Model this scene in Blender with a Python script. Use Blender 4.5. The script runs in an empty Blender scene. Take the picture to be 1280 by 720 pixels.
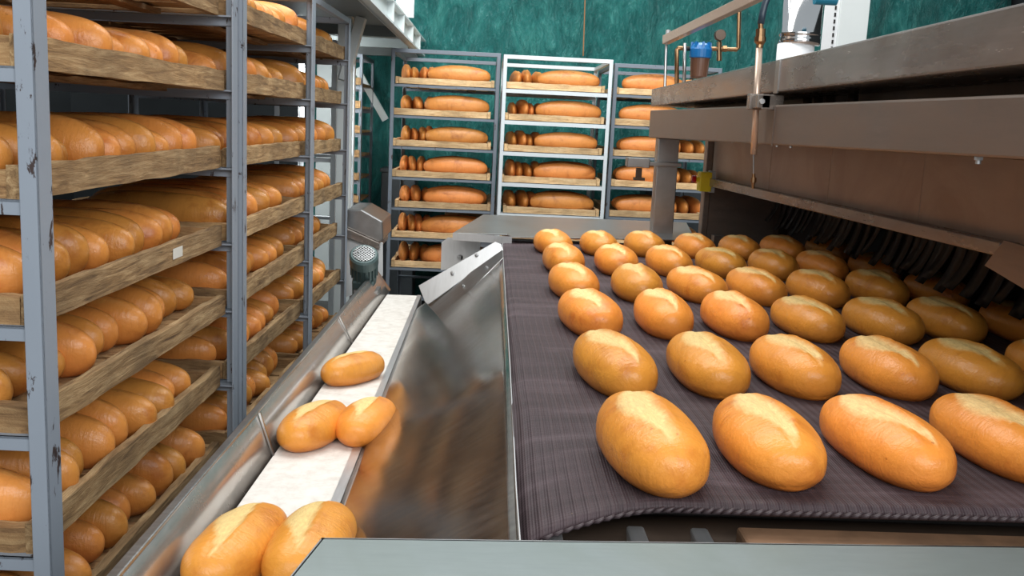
import bpy, bmesh, math, random
from mathutils import Vector, Matrix, noise
random.seed(11)
S = bpy.context.scene
COL = S.collection
PI = math.pi
CZ = 1.5                                    # eye height
F = 1074.0
# ------------------------------------------------------------------ camera
PPX, PPY = 640.0, 314.0
fw = Vector(((610-PPX)/F, (152-PPY)/F, 1)).normalized()      # world +Y in camera axes (x right, y down, z ahead)
dn = Vector(((300-PPX)/F, (7500-PPY)/F, 1)).normalized()
dn = (dn - fw*dn.dot(fw)).normalized()
rt = dn.cross(fw).normalized()
def cam2world(v): return Vector((v.dot(rt), v.dot(fw), -v.dot(dn)))
cx = cam2world(Vector((1,0,0))); cy = cam2world(Vector((0,-1,0))); cz = cam2world(Vector((0,0,-1)))
cd = bpy.data.cameras.new('camera'); cam = bpy.data.objects.new('camera', cd); COL.objects.link(cam)
M4 = Matrix((cx, cy, cz)).transposed().to_4x4(); M4.translation = Vector((0,0,CZ)); cam.matrix_world = M4
cd.sensor_width = 36; cd.lens = F/1280*36; cd.shift_x = 0; cd.shift_y = -(360-PPY)/1280
cd.clip_start = 0.02; cd.clip_end = 100
S.camera = cam
def ray(px, py): return cam2world(Vector(((px-PPX)/F, (py-PPY)/F, 1)))
def at(px, py, Y):
    d = ray(px, py); return Vector((0,0,CZ)) + d*(Y/d.y)
def onpl(px, py, p0, n):
    d = ray(px, py); o = Vector((0,0,CZ)); return o + d*((Vector(p0)-o).dot(n)/d.dot(n))

# ------------------------------------------------------------------ helpers
def tag(o, label=None, cat=None, group=None, kind=None):
    if label: o['label'] = label
    if cat: o['category'] = cat
    if group: o['group'] = group
    if kind: o['kind'] = kind
    return o
def thing(name, label, cat, loc=(0,0,0), rz=0, group=None):
    o = bpy.data.objects.new(name, None); COL.objects.link(o)
    o.empty_display_size = .05
    o.location = loc; o.rotation_euler = (0,0,rz)
    return tag(o, label, cat, group)
def obj(name, bm, mat, parent=None, smooth=False, bevel=0):
    me = bpy.data.meshes.new(name)
    bmesh.ops.recalc_face_normals(bm, faces=bm.faces[:])
    bm.to_mesh(me); bm.free()
    me.materials.append(mat)
    if smooth:
        for p in me.polygons: p.use_smooth = True
    o = bpy.data.objects.new(name, me); COL.objects.link(o)
    if parent: o.parent = parent
    if bevel:
        b = o.modifiers.new('bevel', 'BEVEL'); b.width = bevel; b.segments = 2; b.limit_method = 'ANGLE'
    return o
def BM(): return bmesh.new()
def box(bm, x0, x1, y0, y1, z0, z1, M=None):
    vs = [bm.verts.new((x,y,z)) for x in (x0,x1) for y in (y0,y1) for z in (z0,z1)]
    if M:
        for v in vs: v.co = M @ v.co
    for f in ((0,1,3,2),(4,6,7,5),(0,4,5,1),(2,3,7,6),(0,2,6,4),(1,5,7,3)):
        bm.faces.new([vs[i] for i in f])
    return bm
def sbox(bm, x0, x1, y0, y1, zn0, zn1, zf0, zf1):
    """box whose bottom and top run from zn at y0 to zf at y1"""
    box(bm, x0, x1, y0, y1, 0, 1)
    bm.verts.ensure_lookup_table()
    for v in bm.verts[-8:]:
        t_ = (v.co.y-y0)/(y1-y0); v.co.z = lerp(zn0,zf0,t_) if v.co.z < .5 else lerp(zn1,zf1,t_)
    return bm
def lerp(a, b, t): return a + (b-a)*t
def bar(bm, a, b, w, h, up=Vector((0,0,1))):
    a = Vector(a); b = Vector(b); d = (b-a); L = d.length; d.normalize()
    s = d.cross(up)
    if s.length < 1e-3: s = d.cross(Vector((0,1,0)))
    s.normalize(); u = s.cross(d)
    vs = [bm.verts.new(p + s*i*w/2 + u*j*h/2) for p in (a,b) for i in (-1,1) for j in (-1,1)]
    for f in ((0,1,3,2),(4,6,7,5),(0,4,5,1),(2,3,7,6),(0,2,6,4),(1,5,7,3)):
        bm.faces.new([vs[i] for i in f])
    return bm
def tube(bm, pts, r, n=12, caps=True):
    pts = [Vector(p) for p in pts]; rings = []
    rr = r if isinstance(r, (list,tuple)) else [r]*len(pts)
    ref = None
    for i, p in enumerate(pts):
        d = (pts[min(i+1,len(pts)-1)] - pts[max(i-1,0)]).normalized()
        if ref is None:
            ref = d.cross(Vector((0,0,1)))
            if ref.length < .05: ref = d.cross(Vector((0,1,0)))
        s = (ref - d*ref.dot(d)).normalized(); u = s.cross(d); ref = s
        rings.append([bm.verts.new(p + (s*math.cos(a)+u*math.sin(a))*rr[i]) for a in [2*PI*k/n for k in range(n)]])
    for i in range(len(rings)-1):
        for k in range(n):
            bm.faces.new((rings[i][k], rings[i][(k+1)%n], rings[i+1][(k+1)%n], rings[i+1][k]))
    if caps:
        bm.faces.new(rings[0]); bm.faces.new(rings[-1])
    return bm
def poly(bm, pts, th, n):
    """flat plate: polygon pts, thickness th along -n"""
    n = Vector(n).normalized()
    a = [bm.verts.new(Vector(p)) for p in pts]; b = [bm.verts.new(Vector(p)-n*th) for p in pts]
    bm.faces.new(a); bm.faces.new(b[::-1])
    for i in range(len(a)):
        j = (i+1) % len(a); bm.faces.new((a[i], b[i], b[j], a[j]))
    return bm
def dupmesh(o, loc, rot=(0,0,0), scale=(1,1,1)):
    c = o.copy(); COL.objects.link(c); c.location = loc; c.rotation_euler = rot; c.scale = scale
    return c
def copy_tree(root, parent=None):
    c = root.copy(); COL.objects.link(c)
    if parent: c.parent = parent
    for ch in list(root.children): copy_tree(ch, c)
    return c

# ------------------------------------------------------------------ materials
def lin(c): return tuple(((v/255)/12.92 if v/255 <= .04045 else ((v/255+.055)/1.055)**2.4) for v in c) + (1,)
class NT:
    def __init__(s, name):
        s.m = bpy.data.materials.new(name); s.m.use_nodes = True; s.t = s.m.node_tree; s.n = s.t.nodes
        s.b = s.n['Principled BSDF']
    def add(s, t, **kw):
        n = s.n.new(t)
        for k, v in kw.items():
            if k in n.inputs.keys() if hasattr(n.inputs,'keys') else False: n.inputs[k].default_value = v
            else: setattr(n, k, v)
        return n
    def l(s, a, b): s.t.links.new(a, b)
    def coords(s, scale=(1,1,1), kind='Object'):
        tc = s.n.new('ShaderNodeTexCoord'); mp = s.n.new('ShaderNodeMapping'); mp.inputs['Scale'].default_value = scale
        oi = s.n.new('ShaderNodeObjectInfo'); sc = s.n.new('ShaderNodeMath'); sc.operation = 'MULTIPLY'; sc.inputs[1].default_value = 37
        s.l(oi.outputs['Random'], sc.inputs[0])
        cb = s.n.new('ShaderNodeCombineXYZ')
        for i in range(3): s.l(sc.outputs[0], cb.inputs[i])
        s.l(tc.outputs[kind], mp.inputs['Vector']); s.l(cb.outputs[0], mp.inputs['Location'])
        return mp.outputs[0]
    def noise(s, vec, scale, detail=4, rough=.6, dist=0):
        n = s.n.new('ShaderNodeTexNoise'); n.inputs['Scale'].default_value = scale; n.inputs['Detail'].default_value = detail
        n.inputs['Roughness'].default_value = rough; n.inputs['Distortion'].default_value = dist
        s.l(vec, n.inputs['Vector']); return n.outputs['Fac']
    def ramp(s, fac, stops):
        r = s.n.new('ShaderNodeValToRGB'); e = r.color_ramp.elements
        while len(e) < len(stops): e.new(.5)
        for el, (p, c) in zip(e, stops):
            el.position = p; el.color = c if len(c) == 4 else lin(c)
        s.l(fac, r.inputs[0]); return r.outputs[0]
    def mix(s, fac, a, b, mode='MIX'):
        m = s.n.new('ShaderNodeMix'); m.data_type = 'RGBA'; m.blend_type = mode
        for inp, v in ((m.inputs[0], fac), (m.inputs[6], a), (m.inputs[7], b)):
            if hasattr(v, 'is_linked') or hasattr(v, 'links'): s.l(v, inp)
            else: inp.default_value = v
        return m.outputs[2]
    def math(s, op, a, b=None, clamp=False):
        m = s.n.new('ShaderNodeMath'); m.operation = op; m.use_clamp = clamp
        for i, v in enumerate((a, b)):
            if v is None: continue
            if hasattr(v, 'links'): s.l(v, m.inputs[i])
            else: m.inputs[i].default_value = v
        return m.outputs[0]
    def bump(s, h, strength=.3, dist=.01):
        b = s.n.new('ShaderNodeBump'); b.inputs['Strength'].default_value = strength; b.inputs['Distance'].default_value = dist
        s.l(h, b.inputs['Height']); s.l(b.outputs[0], s.b.inputs['Normal'])
    def attr(s, name):
        a = s.n.new('ShaderNodeAttribute'); a.attribute_name = name; return a
    def set(s, **kw):
        for k, v in kw.items():
            i = s.b.inputs[k.replace('_', ' ')]
            if hasattr(v, 'links'): s.l(v, i)
            else: i.default_value = v
        return s.m

def mat_bread(name, gold, deep, pale, rough=.42):
    t = NT(name); v = t.coords()
    a = t.attr('crust'); sep = t.n.new('ShaderNodeSeparateColor'); t.l(a.outputs['Color'], sep.inputs[0])
    n1 = t.noise(v, 14, 5, .6, .4); n2 = t.noise(t.coords((60,60,60)), 3, 4, .7)
    base = t.ramp(n1, [(.2, deep), (.46, gold), (.75, tuple(min(255,int(c*1.06)) for c in gold))])
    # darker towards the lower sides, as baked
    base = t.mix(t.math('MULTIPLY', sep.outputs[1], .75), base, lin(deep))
    # fine crackle across the slash
    cr = t.noise(t.coords((25,90,25)), 3.2, 5, .7, .6)
    palecol = t.ramp(cr, [(.3, tuple(int(c*.86) for c in pale)), (.6, pale), (.8, tuple(min(255,int(c*1.08)) for c in pale))])
    wr = t.noise(t.coords((55,9,9)), 2.2, 4, .65, .5)
    base = t.mix(t.ramp(wr, [(.50,(0,0,0)),(.72,(110,110,110))]), base, lin(deep))
    mm = t.math('ADD', sep.outputs[0], t.math('MULTIPLY', t.math('ADD', t.noise(t.coords((34,34,34)), 2.4, 5, .75, .8), -.5), 1.0))
    m = t.math('MULTIPLY', t.ramp(mm, [(.12,(0,0,0,1)),(.45,(.42,.42,.42,1)),(.95,(.95,.95,.95,1))]), t.math('MULTIPLY', t.math('GREATER_THAN', sep.outputs[0], .01), .92))
    base = t.mix(m, base, palecol)
    # per loaf tone
    oi = t.n.new('ShaderNodeObjectInfo'); hs = t.n.new('ShaderNodeHueSaturation')
    t.l(base, hs.inputs['Color'])
    t.l(t.math('ADD', t.math('MULTIPLY', oi.outputs['Random'], .30), .84), hs.inputs['Value'])
    t.l(t.math('ADD', t.math('MULTIPLY', oi.outputs['Random'], -.012), .506), hs.inputs['Hue'])
    sp = t.noise(t.coords((70,70,70)), 1.2, 2, .5)
    spots = t.math('GREATER_THAN', sp, .76)
    col = t.mix(t.math('MULTIPLY', spots, .45), hs.outputs[0], lin((150,70,20)))
    h = t.math('ADD', t.math('MULTIPLY', n2, .35), t.math('ADD', t.math('ADD', t.noise(v, 30, 4, .6, .8), t.math('MULTIPLY', wr, .7)), t.math('MULTIPLY', t.math('MULTIPLY', cr, sep.outputs[0]), 1.5)))
    t.bump(h, .32, .006)
    return t.set(Base_Color=col, Roughness=t.math('ADD', t.math('MULTIPLY', sep.outputs[0], .3), rough), Specular_IOR_Level=.45)

M = {}
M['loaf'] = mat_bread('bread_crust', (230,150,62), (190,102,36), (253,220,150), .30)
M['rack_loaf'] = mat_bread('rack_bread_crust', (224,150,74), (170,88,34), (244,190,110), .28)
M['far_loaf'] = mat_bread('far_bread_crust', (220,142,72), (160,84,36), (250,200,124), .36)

def mat_wood(name, dark, mid, light, stretch=(14,1.6,14)):
    t = NT(name); v = t.coords(stretch)
    n = t.noise(v, 5, 6, .65, .8); n2 = t.noise(t.coords((3,3,3)), 2.2, 4, .6); n3 = t.noise(t.coords((40,4,40)), 6, 4, .7)
    c = t.ramp(n, [(.28, dark), (.48, mid), (.72, light)])
    c = t.mix(t.ramp(n2, [(.38,(0,0,0)),(.66,(200,200,200))]), c, lin(tuple(int(q*.62) for q in mid)))
    c = t.mix(t.ramp(n3, [(.26,(255,255,255)),(.36,(0,0,0))]), c, lin(tuple(int(q*.5) for q in dark)))
    oi = t.n.new('ShaderNodeObjectInfo'); hs = t.n.new('ShaderNodeHueSaturation'); t.l(c, hs.inputs['Color'])
    t.l(t.math('ADD', t.math('MULTIPLY', oi.outputs['Random'], .4), .8), hs.inputs['Value'])
    t.bump(t.math('ADD', n, n3), .5, .004)
    return t.set(Base_Color=hs.outputs[0], Roughness=.8)
M['wood'] = mat_wood('weathered_tray_wood', (88,64,42), (156,124,84), (204,174,130))
M['wood_x'] = mat_wood('weathered_tray_wood_end', (104,72,44), (170,132,88), (204,170,122), (1.6,14,14))
M['pale_wood'] = mat_wood('pale_tray_wood', (168,128,86), (214,176,128), (234,204,160))
M['pale_wood_x'] = mat_wood('pale_tray_wood_end', (168,128,86), (216,178,130), (236,206,162), (1.6,14,14))

def mat_paint(name, col, chips, edge=.0, rough=.5, amt=.62):
    t = NT(name); v = t.coords((9,9,3)); n = t.noise(v, 4, 6, .7, .3); n2 = t.noise(t.coords(), 5, 3)
    c = t.mix(t.math('MULTIPLY', n2, .35), lin(col), lin(tuple(int(q*.78) for q in col)))
    c = t.mix(t.ramp(n, [(amt,(0,0,0)),(amt+.03,(255,255,255))]), c, lin(chips))
    t.bump(n, .15, .002)
    return t.set(Base_Color=c, Roughness=rough)
M['paint'] = mat_paint('blue_grey_rack_paint', (150,160,172), (64,52,50))
M['paint_dark'] = mat_paint('grey_rack_paint', (112,120,130), (66,54,50))
M['paint_white'] = mat_paint('white_rack_paint', (206,212,216), (140,110,86), amt=.7)
M['white_struct'] = mat_paint('white_structural_paint', (224,232,232), (180,190,190), amt=.8)
M['grey_deck'] = mat_paint('grey_deck_paint', (120,128,128), (100,104,104), amt=.8)

def mat_steel(name, col, rough=.25, stretch=(2,60,2), var=.25, metallic=1., rvar=.18, blot=None, bstr=.08):
    t = NT(name); n = t.noise(t.coords(stretch), 5, 5, .7); n2 = t.noise(t.coords(), 3.2, 5, .6, 1.2)
    c = t.mix(n, lin(tuple(int(q*(1-var)) for q in col)), lin(col))
    if blot: c = t.mix(t.ramp(n2, [(.42,(0,0,0)),(.62,(230,230,230))]), c, lin(blot))
    r = t.math('ADD', t.math('MULTIPLY', n, rvar), t.math('ADD', t.math('MULTIPLY', n2, rvar), rough-rvar*.9), True)
    t.bump(n, bstr, .002)
    return t.set(Base_Color=c, Metallic=metallic, Roughness=r)
M['steel'] = mat_steel('brushed_steel', (196,196,196), .32)
M['steel_plate'] = mat_steel('polished_steel_chute', (196,188,178), .15, (3,14,3), .4, .94, rvar=.14, blot=(140,130,120), bstr=.03)
M['steel_guard'] = mat_steel('scuffed_steel_guard', (214,210,206), .24, (3,5,9), .2, .82, rvar=.12, blot=(184,176,168), bstr=.01)
M['steel_light'] = mat_steel('light_steel_sheet', (214,216,218), .4, (30,3,3), .12, metallic=.8)
M['counter'] = mat_steel('satin_steel_counter', (150,160,160), .38, (4,50,50), .1, .6, rvar=.12, blot=(132,142,138), bstr=.03)
M['hood'] = mat_steel('oven_hood_steel', (146,130,120), .38, (3,.7,8), .3, .55, rvar=.14, blot=(134,116,104))
M['hood_top'] = mat_steel('oven_beam_steel', (186,176,168), .24, (3,.8,7), .4, .6, rvar=.22, blot=(132,118,110), bstr=.02)
M['panel'] = mat_steel('oven_panel_steel', (184,164,150), .42, (3,1,4), .14, .3, rvar=.12, blot=(160,138,124))
M['chrome'] = mat_steel('chrome_duct', (225,225,225), .1, (1,1,1), .05, rvar=.04)
M['brass'] = mat_steel('brass_fitting', (176,140,104), .3, (20,20,20), .2, rvar=.1)
M['copper'] = mat_steel('warm_steel_rod', (222,196,176), .25, (20,20,20), .1, .5, rvar=.08)
def mat_plain(name, col, rough=.5, metallic=0, var=.12, scale=8, **kw):
    t = NT(name); n = t.noise(t.coords(), scale, 4, .6)
    c = t.mix(n, lin(tuple(int(q*(1-var)) for q in col)), lin(tuple(min(255,int(q*(1+var*.5))) for q in col)))
    t.bump(n, .06, .002)
    return t.set(Base_Color=c, Roughness=rough, Metallic=metallic, **kw)
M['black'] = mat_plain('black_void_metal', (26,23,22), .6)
M['strip'] = mat_plain('black_curtain_strip', (26,22,20), .5)
M['dark_steel'] = mat_plain('greasy_dark_steel', (84,70,60), .4, .6, .4)
M['rust'] = mat_plain('rusty_brown_beam', (132,102,78), .6, .3, .6, 14)
M['blue'] = mat_plain('blue_plastic', (20,110,176), .3)
M['bowl'] = mat_plain('brown_filter_bowl', (110,78,62), .25)
M['yellow'] = mat_plain('yellow_plastic', (238,214,40), .4)
M['red'] = mat_plain('red_plastic', (196,28,28), .35)
M['grey_plastic'] = mat_plain('grey_plastic', (186,192,196), .5)
M['motor'] = mat_plain('green_grey_motor_paint', (84,104,104), .4, .1)
M['motor_black'] = mat_plain('black_grille', (24,26,28), .5)
M['white'] = mat_plain('white_enamel', (232,236,238), .5, 0, .05)
M['paper'] = mat_plain('white_sticker_paper', (222,220,212), .8)
M['hose'] = mat_plain('blue_black_hose', (40,58,72), .4)
M['rubber'] = mat_plain('dark_rubber', (40,40,44), .6)
M['teal_plastic'] = mat_plain('teal_plastic', (20,120,150), .4)
M['cardboard'] = mat_plain('brown_cardboard', (150,112,76), .8)
M['box_dark'] = mat_plain('dark_grey_box', (70,76,80), .6)
# white conveyor belt
t = NT('white_conveyor_belt'); n = t.noise(t.coords((30,2,1)), 4, 5, .7); n2 = t.noise(t.coords(), 26, 4, .7); n3 = t.noise(t.coords(), 5, 4)
c = t.ramp(n2, [(.3,(206,200,192)),(.55,(232,228,222)),(.8,(240,237,232))])
c = t.mix(t.math('MULTIPLY', n, .35), c, lin((200,192,182))); t.bump(n2, .2, .002)
M['white_belt'] = t.set(Base_Color=c, Roughness=.55)
# dark woven oven belt: fine ribs along the run, worn bands across it
t = NT('dark_woven_oven_belt'); v = t.coords()
tc = t.n.new('ShaderNodeTexCoord'); sx = t.n.new('ShaderNodeSeparateXYZ'); t.l(tc.outputs['Object'], sx.inputs[0])
wob = t.math('MULTIPLY', t.noise(t.coords((6,6,1)), 1.2, 2), .006)
rib = t.math('SINE', t.math('MULTIPLY', t.math('ADD', sx.outputs[0], wob), 2*PI/.0135))
rib2 = t.math('SINE', t.math('MULTIPLY', sx.outputs[0], 2*PI/.0034))
cross = t.math('SINE', t.math('MULTIPLY', sx.outputs[1], 2*PI/.0052))
worn = t.noise(t.coords((1.5,9,1)), 2.0, 5, .65, .6); streak = t.noise(t.coords((90,1.2,1)), 1.6, 5, .7)
c = t.ramp(worn, [(.3,(50,40,44)),(.52,(66,53,58)),(.72,(98,84,90))])
c = t.mix(t.ramp(t.math('MULTIPLY', rib, 1.0), [(.45,(0,0,0)),(1.0,(120,120,120))]), c, lin((98,80,82)))
c = t.mix(t.math('MULTIPLY', streak, .5), c, lin((52,39,40)))
dirt = t.math('GREATER_THAN', t.noise(t.coords((1,1,1)), 95, 2, .5), .80)
c = t.mix(t.math('MULTIPLY', dirt, .7), c, lin((190,160,120)))
h = t.math('ADD', t.math('ADD', t.math('MULTIPLY', rib, .5), t.math('MULTIPLY', rib2, .18)), t.math('ADD', t.math('MULTIPLY', cross, .12), t.math('MULTIPLY', worn, .8)))
t.bump(h, .55, .0022)
M['oven_belt'] = t.set(Base_Color=c, Roughness=.62, Specular_IOR_Level=.4)
M['belt_edge'] = mat_plain('dark_woven_edge', (62,50,54), .5)
# teal tarpaulin
t = NT('teal_tarpaulin'); n = t.noise(t.coords((3,3,1.6)), 2.2, 5, .6, .8); n2 = t.noise(t.coords((14,14,6)), 2, 5, .7, 2)
c = t.ramp(n, [(.3,(20,86,84)),(.52,(38,114,110)),(.75,(70,148,140))])
t.bump(t.math('ADD', n, t.math('MULTIPLY', n2, .6)), .9, .05)
M['tarp'] = t.set(Base_Color=c, Roughness=.3)
t = NT('concrete_floor'); n = t.noise(t.coords(), 3, 6, .7)
M['floor'] = t.set(Base_Color=t.ramp(n, [(.3,(70,70,70)),(.7,(112,110,106))]), Roughness=.5)
t = NT('painted_wall'); n = t.noise(t.coords(), 1.5, 5, .6)
M['wall'] = t.set(Base_Color=t.ramp(n, [(.3,(26,30,32)),(.7,(42,47,50))]), Roughness=.8)

# ------------------------------------------------------------------ room
def struct(name, bm, m): o = obj(name, bm, m); o['kind'] = 'structure'; return o
struct('floor', box(BM(), -3.4, 4.2, -1.6, 7.2, -.1, 0), M['floor'])
struct('wall_back', box(BM(), -3.4, 4.2, 7.2, 7.3, 0, 3.6), M['wall'])
struct('wall_left', box(BM(), -3.5, -3.4, -1.6, 7.3, 0, 3.6), M['wall'])
struct('wall_right', box(BM(), 4.2, 4.3, -1.6, 7.3, 0, 3.6), M['wall'])
# tarpaulin hung in folds before the back wall
bm = BM(); NX, NZ = 260, 60; g = []
for j in range(NZ+1):
    row = []
    for i in range(NX+1):
        x = -1.45+5.6*i/NX; z = .05+3.5*j/NZ
        y = 6.95 + .035*math.sin(x*11+1.3*math.sin(z*2.1)) + .07*noise.noise(Vector((x*2.2, 3, z*.8))) + .05*noise.noise(Vector((x*7, 9, z*3.5)))
        row.append(bm.verts.new((x,y,z)))
    g.append(row)
for j in range(NZ):
    for i in range(NX): bm.faces.new((g[j][i], g[j][i+1], g[j+1][i+1], g[j+1][i]))
tag(obj('tarpaulin_curtain', bm, M['tarp'], smooth=True), 'creased teal tarpaulin hung across the whole back wall', 'tarpaulin')
tag(obj('hanging_cord', tube(BM(), [at(732,0,6.7)+Vector((0,0,.4)), at(732,-20,6.7), at(729,70,6.7)], .005, 6), M['cardboard']),
    'thin pale cord hanging down in front of the teal tarpaulin', 'cord')

# ------------------------------------------------------------------ loaves
def loaf_mesh(name, L, W, H, seed, nu=56, nv=40, slash=1.0, plump=2.5, bend=0., mat=None, ends=.0, taper=0.):
    rs = random.Random(seed); off = Vector((rs.uniform(-50,50), rs.uniform(-50,50), rs.uniform(-50,50)))
    bm = BM(); lay = bm.verts.layers.float_color.new('crust'); cols = {}; rings = []
    side = rs.choice((-1,1)) if slash < .99 else -1
    def point(u, th):
        r = max(0., 1-abs(u)**plump)**(1/2.15)
        r *= 1 + taper*u
        c, s = math.cos(th), math.sin(th)
        yy = W/2*r*math.copysign(abs(c)**.92, c)
        zb = H*.40
        if s >= 0: z = zb + (H - zb)*r**.8*s**.95 if r > 0 else zb
        else: z = max(0, zb - zb*1.45*r**.9*(-s)**.8) if r > 0 else zb
        if s < -.2: yy *= 1 - .25*((-s-.2)/.8)**2
        x = u*L/2
        yy += bend*(1-u*u)*W
        p = Vector((x, yy, z))
        # slash down the top
        mk = 0.
        if slash > 0 and s > 0 and abs(u) < .9:
            ang = (th - PI/2)                       # 0 at the top
            cen = .10*math.sin(u*2.1+seed) + .05*noise.noise(Vector((u*5, seed, 2)))
            env = (1-(abs(u)/.9)**2.4)
            op = max(0., min(1., (u+.95)/1.15)); wl, wr = .15*env, .80*env*op*op*(3-2*op)+.04*env
            d = (ang*side - cen)
            if -wl < d < wr:
                q = (d+wl)/(wl+wr)
                edge = 1-max(0, 1-q*9); edge2 = max(0., min(1, (1-q)*2.6))
                mk = edge*(.35+.65*edge2)*min(1., (1-q)*6)*min(1, env*3)
            mk = max(mk, .95*math.exp(-((d+.02)/.07)**2)*min(1,env*2))
            # lip on the sharp side, shallow valley beside it
            k = math.exp(-((d+wl*1.15)/.10)**2)*env; vl = math.exp(-((d+wl*.3-.03)/.13)**2)*env
            p.z += slash*H*(.065*k - .09*vl)
        n = noise.noise(off + p*16)*.030 + noise.noise(off + p*45)*.009
        if z > H*.12:
            cen3 = Vector((x*.8, 0, H*.4)); dv = (p-cen3)
            if dv.length > 0: p += dv.normalized()*n*W*.55
        if z <= H*.12: p.z = max(0, p.z)
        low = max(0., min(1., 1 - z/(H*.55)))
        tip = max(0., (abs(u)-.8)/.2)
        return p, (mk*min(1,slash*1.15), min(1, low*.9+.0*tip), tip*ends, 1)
    for i in range(1, nu):
        a = PI*i/nu; u = -math.cos(a); u = math.copysign(1-(1-abs(u))**1.25, u)
        ring = []
        for k in range(nv):
            p, c = point(u, 2*PI*k/nv)
            v = bm.verts.new(p); cols[v] = c; ring.append(v)
        rings.append(ring)
    for i in range(len(rings)-1):
        for k in range(nv):
            bm.faces.new((rings[i][k], rings[i][(k+1)%nv], rings[i+1][(k+1)%nv], rings[i+1][k]))
    for ring in (rings[0], rings[-1]):
        c = sum((v.co for v in ring), Vector())/nv
        v = bm.verts.new(c + Vector((math.copysign(L*.001, c.x),0,0))); cols[v] = (0,.4,0,1)
        for k in range(nv): bm.faces.new((ring[k], ring[(k+1)%nv], v))
    for v, c in cols.items(): v[lay] = c
    bmesh.ops.recalc_face_normals(bm, faces=bm.faces[:])
    me = bpy.data.meshes.new(name); bm.to_mesh(me); bm.free(); me.materials.append(mat)
    for p in me.polygons: p.use_smooth = True
    return me
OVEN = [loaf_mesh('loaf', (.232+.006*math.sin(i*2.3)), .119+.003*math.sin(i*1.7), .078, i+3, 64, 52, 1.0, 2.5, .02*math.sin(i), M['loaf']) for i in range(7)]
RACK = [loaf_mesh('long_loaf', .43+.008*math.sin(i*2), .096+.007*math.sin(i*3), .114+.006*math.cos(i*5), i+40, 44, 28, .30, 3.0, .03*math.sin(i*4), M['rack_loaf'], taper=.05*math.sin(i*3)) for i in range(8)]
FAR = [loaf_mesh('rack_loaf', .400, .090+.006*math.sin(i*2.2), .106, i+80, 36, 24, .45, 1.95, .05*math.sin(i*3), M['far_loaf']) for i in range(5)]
def put(name, me, loc, rot, sc, label, cat, group):
    o = bpy.data.objects.new(name, me); COL.objects.link(o)
    o.location = loc; o.rotation_euler = rot; o.scale = sc
    return tag(o, label, cat, group)
ORD = ['', 'first', 'second', 'third', 'fourth', 'fifth', 'sixth', 'seventh', 'eighth', 'ninth', 'tenth', 'eleventh', 'twelfth', 'thirteenth']

# ------------------------------------------------------------------ oven belt
ZB = CZ-.42; BX0, BX1, BY0, BY1 = .055, 1.42, .934, 3.10
def belt_z(x, y):
    z = ZB
    # the front left corner sags over its roller
    fx = max(0, 1-(x-BX0)/.17); fy = max(0, 1-(y-BY0)/.30)
    z -= .046*fx**1.7*fy**1.2
    z += .0022*math.sin(y*17+.6*math.sin(x*6))
    z -= .012*max(0, 1-(x-BX0)/.03)**2
    return z
oven = thing('oven_conveyor', 'dark woven oven conveyor carrying rows of slashed loaves out from the hood', 'conveyor', (0,0,0))
bm = BM(); NX, NY = 160, 150; g = []
for j in range(NY+1):
    y = BY0 + (BY1-BY0)*j/NY
    g.append([bm.verts.new((BX0+(BX1-BX0)*i/NX, y - (.012*max(0,1-(i/NX)/.1) if j==0 else 0), belt_z(BX0+(BX1-BX0)*i/NX, y))) for i in range(NX+1)])
# turned-under front
prev = g[0]
for dy, dz in ((-.006,-.004),(-.008,-.010),(-.003,-.016),(.02,-.020)):
    row = [bm.verts.new(v.co + Vector((0,dy,dz))) for v in g[0]]
    for i in range(NX): bm.faces.new((prev[i], prev[i+1], row[i+1], row[i]))
    prev = row
for j in range(NY):
    for i in range(NX): bm.faces.new((g[j][i], g[j][i+1], g[j+1][i+1], g[j+1][i]))
obj('woven_belt', bm, M['oven_belt'], oven, smooth=True)
# braided selvedge along the front roll
bm = BM(); n = 118
for k in range(n):
    x = BX0+.004 + (BX1-BX0-.01)*k/n; y = BY0-.010-.010*max(0,1-(x-BX0)/.14); z = belt_z(x, BY0)-.006
    tube(bm, [(x-.002,y,z-.005),(x+.005,y-.004,z-.001),(x+.0115,y-.003,z+.003)], [.0016,.0027,.0016], 6)
obj('braided_edge', bm, M['belt_edge'], oven, smooth=True)
bm = BM()
box(bm, BX0+.03, BX1, BY0+.06, BY1, ZB-.10, ZB-.035)
obj('belt_bed', bm, M['black'], oven)
bm = BM(); tube(bm, [(BX0+.05, BY0+.045, ZB-.075),(BX1, BY0+.045, ZB-.075)], .03, 20); obj('nose_roller', bm, M['dark_steel'], oven, smooth=True)
for xx in (.085, .185, .262):
    obj('support_finger', box(BM(), xx, xx+.022, BY0-.05, BY0+.06, ZB-.085, ZB-.050), M['steel_light'], oven, bevel=.003)
obj('front_beam', box(BM(), .31, BX1, BY0-.05, BY0+.005, ZB-.10, ZB-.034), M['rust'], oven, bevel=.004)
for yy in (1.4, 2.9):
    for xx in (.3, 1.3): obj('leg', box(BM(), xx, xx+.05, yy, yy+.05, 0, ZB-.10), M['steel'], oven)
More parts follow.
